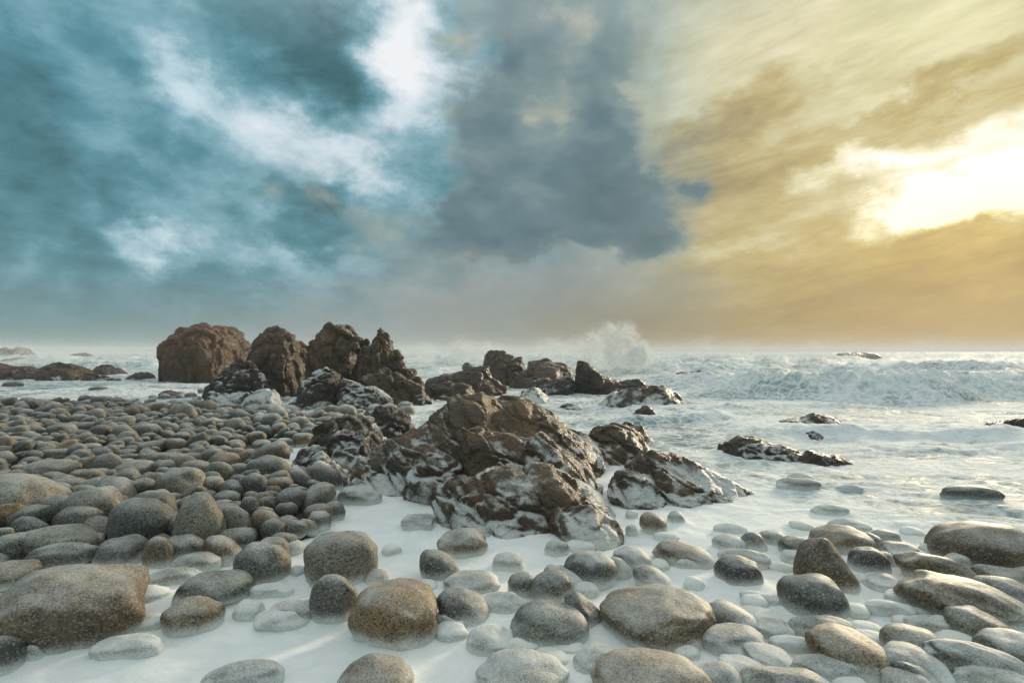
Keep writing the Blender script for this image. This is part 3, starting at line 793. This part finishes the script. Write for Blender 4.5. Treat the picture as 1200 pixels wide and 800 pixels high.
make_rock('sea_stack', 'jagged twin-peaked brown sea stack with ridge running down to the water', [
  (z2([(632,310),(632,200),(640,120),(660,85),(720,65),(760,60),(800,100),(830,105),(840,180),(870,300)]), 16.8, 2.1),
  (z2([(820,300),(830,150),(850,120),(870,90),(893,70),(920,95),(935,150),(970,190),(1020,230),(1050,300),(1090,345),(860,345)]), 16.0, 1.8),
  (z2([(780,340),(800,240),(900,220),(1000,270),(1080,350),(1000,365)]), 14.8, 1.4, 0.3)],
  (0.094, .068, .040), 0.26, 0.04, 24, 0.14, 0.58, 'sea stack', (.8, .8, 1.7), mat=M_FARROCK, axis=(.35, 0, -1), crag=1.4, strata=0.30, slab=0.6, blk=0.75)
make_rock('rock', 'dark rock cube with foam-white ledge in front of the jagged twin peaks', [
  (z2([(600,340),(620,260),(650,225),(690,208),(735,220),(745,300),(740,365),(660,366)]), 14.0, 1.0),
  (z2([(740,350),(745,245),(800,255),(860,285),(920,325),(925,366),(780,370)]), 13.9, 1.1)],
  DK, 0.58, 0.036, 25, 0.085, 0.45, mat=M_FARROCK)
make_rock('rock', 'low tumbled dark rock with foam ledges at the foot of the rounded stack', [
  (z2([(275,300),(300,250),(350,215),(400,188),(440,195),(480,250),(500,300),(420,330)]), 15.6, 1.6),
  (z2([(270,345),(290,300),(350,295),(420,300),(430,356),(330,360)]), 14.2, 1.0)],
  (0.056, .042, .027), 0.50, 0.036, 26, 0.10, 0.45, mat=M_FARROCK)
make_rock('rock', 'white foam-coated block at the foot of the rounded stack', [
  (z2([(412,395),(415,320),(450,295),(520,285),(540,330),(530,385),(505,402)]), 12.0, .9)],
  (0.20, .16, .12), 0.92, 0.032, 27, 0.05, 0.4, mat=M_FARROCK)
# rocks in the surf beyond the outcrop
z5 = lambda p: z3(p, 480, 370, 3.53)
make_rock('rock', 'long sloping brown slab rock in the surf beyond the outcrop', [
  (z5([(60,350),(65,268),(130,240),(240,215),(320,208),(335,250),(400,300),(390,352)]), 18.6, 2.1),
  (z5([(90,360),(95,280),(160,262),(260,290),(290,350),(200,362)]), 16.8, 1.5)], BR, 0.18, 0.055, 31, 0.12, 0.9, mat=M_FARROCK, axis=(1, 0, .2))
make_rock('rock', 'tall blocky brown rock, highest of those standing in the surf beyond the outcrop', [
  (z5([(305,260),(315,160),(340,131),(395,140),(410,152),(470,165),(485,200),(500,300),(400,310)]), 24, 2.6),
  (z5([(400,320),(440,230),(500,205),(620,210),(640,240),(650,320)]), 22, 2.0)], BR, 0.16, 0.06, 32, 0.15, 0.9, mat=M_FARROCK)
make_rock('rock', 'low brown double-topped rock behind the surf rocks', [
  (z5([(480,260),(490,185),(560,175),(600,182),(640,185),(670,205),(680,260)]), 27, 2.2)], (0.13, .10, .07), 0.12, 0.07, 33, 0.12, 1.0, mat=M_FARROCK)
make_rock('rock', 'low barnacled dark rock beside the wedge-shaped surf rock', [
  (z5([(480,330),(500,268),(600,255),(650,240),(685,265),(690,330),(560,336)]), 18.6, 1.5)], DK, 0.3, 0.055, 34, 0.10, 0.7, mat=M_FARROCK)
make_rock('rock', 'wedge-shaped dark rock with a vertical left end and long sloping back', [
  (z5([(685,330),(690,250),(705,188),(735,192),(790,235),(850,258),(960,265),(985,285),(960,318),(820,336)]), 18.8, 1.5)], (0.066, .052, .036), 0.08, 0.05, 35, 0.08, 0.8, mat=M_FARROCK)
make_rock('rock', 'broad domed rock half covered by a white foam sheet', [
  (z5([(785,372),(830,330),(890,300),(960,295),(1050,290),(1100,320),(1135,365),(1100,395),(900,398)]), 14.6, 1.6)], BR, 0.62, 0.04, 36, 0.06, 0.7, mat=M_FARROCK)
make_rock('rock', 'small pointed brown rock in the foam in front of the domed rock', [
  (z5([(910,440),(930,400),(975,375),(1010,390),(1032,425),(980,452)]), 11.3, .7)], BR, 0.2, 0.035, 37, 0.07, 0.4)
make_rock('rock', 'small flat brown rock awash between the outcrop and the domed rock', [
  (z5([(612,385),(640,360),(690,360),(725,384),(690,396)]), 14.0, .8)], BR, 0.25, 0.035, 38, 0.05, 0.4)
make_rock('rock', 'foam-draped pale rock at the back of the central outcrop', [
  (z5([(440,350),(460,310),(520,298),(560,330),(570,358),(500,362)]), 15.5, 1.2)], (0.17, .14, .11), 0.62, 0.04, 39, 0.06, 0.5)
make_rock('rock', 'tiny pale pointed rock on the skyline of the sloping slab', [
  (z5([(215,230),(220,200),(240,193),(275,212),(270,235)]), 30, 1.0)], (0.17, .14, .11), 0.3, 0.06, 40, 0.06, 0.5, mat=M_FARROCK)
# reef in the open foam to the right
z7 = lambda p: z3(p, 780, 390, 2.857)
make_rock('rock', 'long low dark brown reef rock with a humped end in the open foam', [
  (z7([(195,405),(205,370),(240,346),(300,350),(345,368),(350,410),(270,415)]), 7.7, .8),
  (z7([(310,415),(340,378),(400,372),(450,390),(480,420),(420,432)]), 7.4, .7),
  (z7([(440,420),(480,392),(540,405),(600,420),(630,432),(540,440)]), 7.2, .55)], (0.06, .045, .028), 0.2, 0.022, 41, 0.05, 0.3)
make_rock('rock', 'low two-humped rock awash beyond the long reef rock', [
  (z7([(390,300),(410,288),(470,290),(490,277),(540,275),(585,298),(520,306)]), 10.8, 1.0)], DK, 0.25, 0.03, 42, 0.05, 0.3)
make_rock('rock', 'small round dark rock behind the hump of the reef rock', [
  (z7([(470,355),(480,335),(505,330),(535,350),(530,362)]), 8.9, .45)], DK, 0.2, 0.025, 43, 0.04, 0.25)
make_rock('rock', 'flat-topped angular brown rock standing in the breaking surf', [
  (z7([(10,155),(50,132),(85,130),(140,128),(148,152),(90,160)]), 29, 2.0)], (0.14, .10, .07), 0.08, 0.06, 44, 0.09, 0.8, mat=M_FARROCK)
make_rock('rock', 'thin dark rock awash at the edge of the foam beside the domed rock', [
  (z7([(98,215),(110,206),(150,204),(190,208),(215,222),(150,224)]), 17.5, 1.0)], DK, 0.1, 0.04, 45, 0.05, 0.5, mat=M_FARROCK)
make_rock('rock', 'low brown sloping rock joining a dark upright one at the surf edge', [
  (z7([(1085,322),(1110,298),(1160,292),(1180,318)]), 10.2, .8)], BR, 0.2, 0.03, 46, 0.05, 0.35)
make_rock('rock', 'dark upright rock beside a low sloping one at the surf edge', [
  (z7([(1170,345),(1174,295),(1200,285),(1260,300),(1270,345)]), 9.6, .9)], DK, 0.2, 0.03, 47, 0.05, 0.35)
make_rock('rock', 'long dark rock far out on the horizon among breakers', [
  (z7([(570,90),(580,66),(640,64),(700,68),(722,85)]), 95, 5)], (0.06, .055, .045), 0.0, 0.2, 48, 0.15, 2, mat=M_FARROCK)
# skerries beyond the bank
z6 = lambda p: z3(p, 0, 395, 6.0)
make_rock('rock', 'low broad dark brown weedy reef behind the flat foam, highest in its middle', [
  (z6([(-240,290),(-200,200),(-60,180),(10,175),(40,215),(200,200),(220,240),(330,230),(420,260),(300,295)]), 29, 2.2),
  (z6([(310,280),(330,210),(380,180),(440,175),(520,200),(580,225),(610,260),(620,300)]), 28.5, 2.4),
  (z6([(590,300),(620,248),(690,262),(720,290),(800,295),(800,318),(690,314)]), 26.5, 1.4)], (0.075, .048, .03), 0.05, 0.06, 51, 0.10, 0.6, mat=M_FARROCK)
make_rock('rock', 'dark grey wedge rock standing in the surf behind the weedy reef', [
  (z6([(650,262),(690,215),(710,195),(790,208),(880,262),(800,276)]), 34, 2.0)], (0.055, .05, .045), 0.05, 0.06, 52, 0.10, 0.8, mat=M_FARROCK)
make_rock('rock', 'dark rounded rock alone in foam between the weedy reef and the square stack', [
  (z6([(895,300),(930,270),(1000,238),(1050,255),(1070,308)]), 28, 1.8)], (0.06, .05, .045), 0.1, 0.05, 53, 0.08, 0.6, mat=M_FARROCK)
make_rock('rock', 'far hazy twin-horned sea rock rising from spray', [
  (z6([(10,170),(15,90),(50,72),(80,95),(120,100),(135,68),(165,70),(190,125),(240,130),(250,190)]), 95, 7)], (0.10, .105, .10), 0.0, 0.14, 54, 0.14, 1.6, mat=M_FARROCK)
make_rock('rock', 'far hazy low rock on the horizon beside the twin-horned one', [
  (z6([(490,150),(510,125),(580,106),(630,130),(650,165)]), 110, 8)], (0.10, .10, .09), 0.0, 0.14, 55, 0.14, 1.6, mat=M_FARROCK)
make_rock('rock', 'small dark hazy rock at the foot of the twin-horned one', [
  (z6([(80,185),(100,145),(160,138),(185,185)]), 70, 5)], (0.08, .08, .075), 0.0, 0.10, 56, 0.12, 1.2, mat=M_FARROCK)
make_rock('rock', 'low flat line of dark rocks at the foot of the square stack', [
  (z3([(30,668),(60,640),(130,628),(170,650),(260,655),(360,690),(200,690)], 180, 370, 7.275), 17.5, .8)], (0.08, .05, .03), 0.2, 0.04, 57, 0.04, 0.3, mat=M_FARROCK)

# ------------------------------------------------------------------ sea and beach
def polar_grid(rows, cols):
    A, Rr = np.meshgrid(cols, rows)
    X = (Rr * np.sin(A)).ravel(); Y = (Rr * np.cos(A)).ravel()
    nr, nc = len(rows), len(cols)
    i = np.arange(nr - 1)[:, None] * nc + np.arange(nc - 1)[None]
    i = i.ravel()
    faces = np.stack([i, i + 1, i + nc + 1, i + nc], 1)
    return X, Y, faces
def wave(X, Y, y0, x0, x1, fade, height, front, back, seed, curve=0.0):
    def line(scale, o):                      # noise along the crest, looked up from a table
        u = np.linspace(x0 - 4 * fade, x1 + 4 * fade, 6000)
        return np.interp(X, u, fbm(np.stack([u / scale + o, u * 0, u * 0 + 2.2], 1), 3))
    yc = y0 + curve * X + line(9.0, seed) * back * 0.9
    h = height * (0.8 + 0.5 * line(front * 6, seed * 3))
    h = h * sstep(x0 - fade, x0 + fade, X) * (1 - sstep(x1 - fade, x1 + fade, X))
    s = Y - yc
    prof = np.where(s < 0, np.exp(-(s / front) ** 2), np.exp(-(s / back) ** 2))
    return h * prof, prof * sstep(0, height * 0.5, h)
def sea_surface():
    r1 = 1.0 * (10 / 1.0) ** np.linspace(0, 1, 360, endpoint=False)
    r2 = 10 * (60 / 10.0) ** np.linspace(0, 1, 310, endpoint=False)
    r3 = 60 * (6000 / 60.0) ** np.linspace(0, 1, 130)
    fr = np.linspace(-R(52), R(52), 620)
    sd1 = np.linspace(-R(178), -R(53), 40); sd2 = np.linspace(R(53), R(182), 40)
    X, Y, faces = polar_grid(np.concatenate([r1, r2, r3]), np.concatenate([sd1, fr, sd2]))
    D = np.hypot(X, Y)
    P = np.stack([X, Y, X * 0], 1)
    far = sstep(5, 14, D)
    swirl = np.stack([perlin(P * 0.9 + 7), perlin(P * 0.9 + 31), X * 0], 1) * 0.5
    z = 0.024 * fbm((P + swirl) * np.array([1.3, 1.9, 1]), 4) * (1 - 0.5 * far)
    # chop in the open foam on the right and out at sea
    chop = sstep(4.2, 9.0, D + 0.6 * X)
    z = z + chop * 0.022 * ridged((P + swirl * 1.5) * np.array([0.9, 1.9, 1]), 4)
    z = z + sstep(10, 30, D) * 0.09 * fbm(P * np.array([.25, .5, 1]), 5, 0.6)
    z = z + sstep(40, 120, D) * 0.18 * fbm(P * np.array([.035, .085, 1]), 4, 0.55)
    foam = np.clip(1.12 - 0.53 * chop, 0, 1.2)
    foam = foam - 0.10 * sstep(12, 60, D)
    WV = [  # y0, x0, x1, fade, height, front, back, seed, curve
        (16.4, 6.4, 90, 1.8, .80, .85, 2.6, 1, .02), (22.5, 6.0, 14, 2.0, .42, 1.2, 3.0, 2, 0.0),
        (37, 4.0, 120, 4, .62, 1.8, 5, 3, .05), (60, -10, 200, 10, .65, 2.6, 8, 4, 0), (95, -300, 400, 20, .8, 4, 12, 5, 0),
        (150, -500, 600, 30, .9, 6, 20, 6, 0), (240, -900, 900, 60, 1.0, 9, 26, 7, 0),
        (9.3, 4.3, 12, 1.0, .17, .35, 1.3, 8, -.03), (10.6, 1.9, 4.6, .5, .16, .22, .9, 9, .12), (8.3, 5.0, 12, .8, .10, .3, .8, 10, 0),
        (48, -80, -10, 6, .55, 2, 6, 11, 0), (70, -160, -12, 10, .8, 3, 8, 12, 0), (13.0, 3.0, 9, 1.2, .10, .3, 1.5, 13, .06),
        (36, -6, 2, 2, .5, 1.6, 4, 14, 0), (26.5, 13, 60, 5, .4, 1.5, 4, 15, 0)]
    rough = np.zeros_like(X)
    for w in WV:
        h, pr = wave(X, Y, *w); z = z + h
        rough = np.maximum(rough, pr * min(1.0, w[4] * 1.3)); 
        foam = foam + 0.15 * pr
    k = np.where(D < 30, 1.0, 30 / np.maximum(D, 1))
    billow = np.abs(fbm(P * np.array([0.55, .55, 1]), 2)) * 0.22 + np.abs(fbm(P * np.array([1.8, 1.8, 1]) + 9, 3, .6)) * 0.16
    z = z + rough * (billow * 1.6 - 0.08)
    # foam heaps up and drapes against the stones
    heap = np.zeros_like(X)
    for (sx, sy, sz, a, b, c, yaw, fm, onb) in STONES:
        if onb: continue
        m = (np.abs(X - sx) < a * 2.2) & (np.abs(Y - sy) < a * 2.2)
        idx = np.nonzero(m)[0]
        dx, dy = X[idx] - sx, Y[idx] - sy
        ca, sa = math.cos(-yaw), math.sin(-yaw)
        u, v = (dx * ca - dy * sa) / a, (dx * sa + dy * ca) / b
        rr = np.hypot(u, v)
        lift = (0.012 + 0.14 * c) * np.exp(-(np.clip(rr - 0.6, 0, None) / 0.55) ** 2)
        lift *= 1 + 0.35 * perlin(np.stack([u * 1.2 + sx * 3, v * 1.2 + sy, u * 0], 1))
        heap[idx] = np.maximum(heap[idx], lift) + 0.25 * np.minimum(heap[idx], lift)
    z = z + np.minimum(heap, 0.06)
    # the bank stands above the water; keep the sheet under its stones
    z = z - 0.10 * sstep(0.02, 0.10, bank_h(X, Y)) * (D < 40)
    o = link_mesh('sea_water', np.stack([X, Y, z], 1), faces, M_WATER)
    for nm, arr in (('foam', foam), ('chop', np.clip(0.10 + 0.5 * chop + 0.4 * rough, 0, 1))):
        at = o.data.attributes.new(nm, 'FLOAT', 'POINT'); at.data.foreach_set('value', arr.astype(np.float32))
    tag(o, kind='structure')
sea_surface()

def beach():
    rows = 0.6 * (60 / 0.6) ** np.linspace(0, 1, 150)
    cols = np.linspace(-R(178), R(182), 260)
    X, Y, faces = polar_grid(rows, cols)
    z = bank_h(X, Y) + 0.02 * fbm(np.stack([X * 2, Y * 2, X * 0], 1), 3) - 0.05 - 0.6 * sstep(18, 50, np.hypot(X, Y))
    o = link_mesh('beach_ground', np.stack([X, Y, z], 1), faces, M_SHINGLE)
    tag(o, kind='structure')
beach()

# ------------------------------------------------------------------ spray and sea haze
def droplet_material():
    m, t, bs, out = new_mat('spray_droplets')
    t.n.remove(bs)
    d = t.n.new('ShaderNodeBsdfDiffuse'); d.inputs[0].default_value = (0.86, 0.87, 0.86, 1)
    tr = t.n.new('ShaderNodeBsdfTranslucent'); tr.inputs[0].default_value = (0.86, 0.87, 0.86, 1)
    mx = t.n.new('ShaderNodeMixShader'); mx.inputs[0].default_value = 0.5
    t.l.new(d.outputs[0], mx.inputs[1]); t.l.new(tr.outputs[0], mx.inputs[2]); t.l.new(mx.outputs[0], out.inputs[0])
    return m
M_DROP = droplet_material()
def spray(label, jets, n, size, seed, wisp=2.2):
    """jets: (px, py foot, px, py top, distance, spread in m at foot, at top, weight)"""
    rs = np.random.RandomState(seed); C = []
    tw = sum(j[7] for j in jets)
    for (xa, ya, xb, yb, d, s0, s1, wgt) in jets:
        m = int(n * 2.6 * wgt / tw)
        A, B = np.array(W(xa, ya, d)), np.array(W(xb, yb, d))
        k = rs.rand(m) ** 1.25
        sp = (s0 + (s1 - s0) * k)[:, None]
        g = rs.normal(size=(m, 3)) * np.array([1, 1.2, 0.75])
        p = A + (B - A) * k[:, None] + g * sp * 0.5
        keep = fbm(p * wisp * np.array([1, 1, 1.3]) / max(s1, .3) + seed, 4, 0.6) > rs.uniform(-0.45, 0.40, m) + 0.15 * k
        C.append(p[keep])
    c = np.concatenate(C)[:n]; c = c[c[:, 2] > 0.0]; n = len(c)
    tri = rs.normal(size=(n, 3, 3)); tri /= np.linalg.norm(tri, axis=2)[:, :, None]
    v = (c[:, None, :] + tri * (size * rs.uniform(.5, 1.3, n))[:, None, None]).reshape(-1, 3)
    o = link_mesh('wave_spray', v, np.arange(3 * n).reshape(n, 3), M_DROP, smooth=False)
    tag(o, label, 'spray', kind='stuff')
spray('tall white plume of spray bursting behind the wedge-shaped surf rock', [
    (742, 425, 733, 383, 34, .75, .55, 3), (715, 425, 716, 382, 34, .85, .6, 2.6), (690, 422, 698, 392, 35, 1.0, .7, 2.0), (757, 425, 752, 402, 34, .6, .35, 1.3),
    (640, 418, 655, 406, 36, 1.2, .8, 1.2), (665, 418, 680, 400, 36, 1.1, .8, 1.4), (735, 430, 745, 418, 32, 1.2, .8, 1.5)], 180000, 0.019, 1, 1.5)
spray('low spray drifting between the twin peaks and the tall blocky surf rock', [
    (500, 420, 495, 410, 48, 1.6, 1.0, 1), (540, 420, 545, 405, 48, 1.6, 1.0, 1.4), (570, 418, 575, 408, 48, 1.5, 1.0, 1), (640, 416, 640, 404, 48, 1.8, 1.0, 1)], 60000, 0.026, 2)
spray('veil of spray blown off the far breakers beyond the open foam', [
    (x, 418, x - 6, 405 + (i * 7) % 6, 80, 3.2, 2.2, 1 + (i * 5) % 3) for i, x in enumerate(range(790, 1330, 42))], 90000, 0.042, 3)
spray('veil of spray over the sea beyond the weedy reef', [
    (x, 421, x - 4, 412 + (i * 5) % 5, 62, 2.6, 1.6, 1 + (i * 5) % 3) for i, x in enumerate(range(-120, 200, 36))], 60000, 0.032, 4)

def haze():
    x, y0, y1, z0, z1 = 700, -30, 900, -2.0, 7.5
    v = [(-x, y0, z0), (x, y0, z0), (x, y1, z0), (-x, y1, z0), (-x, y0, z1), (x, y0, z1), (x, y1, z1), (-x, y1, z1)]
    f = [(0, 3, 2, 1), (4, 5, 6, 7), (0, 1, 5, 4), (1, 2, 6, 5), (2, 3, 7, 6), (3, 0, 4, 7)]
    o = link_mesh('haze', v, f, volume_material('sea_haze', (0.95, 0.96, 0.96), 0.0013), smooth=False)
    tag(o, 'thin salt haze lying over the whole shore and sea', 'haze', kind='stuff')
haze()
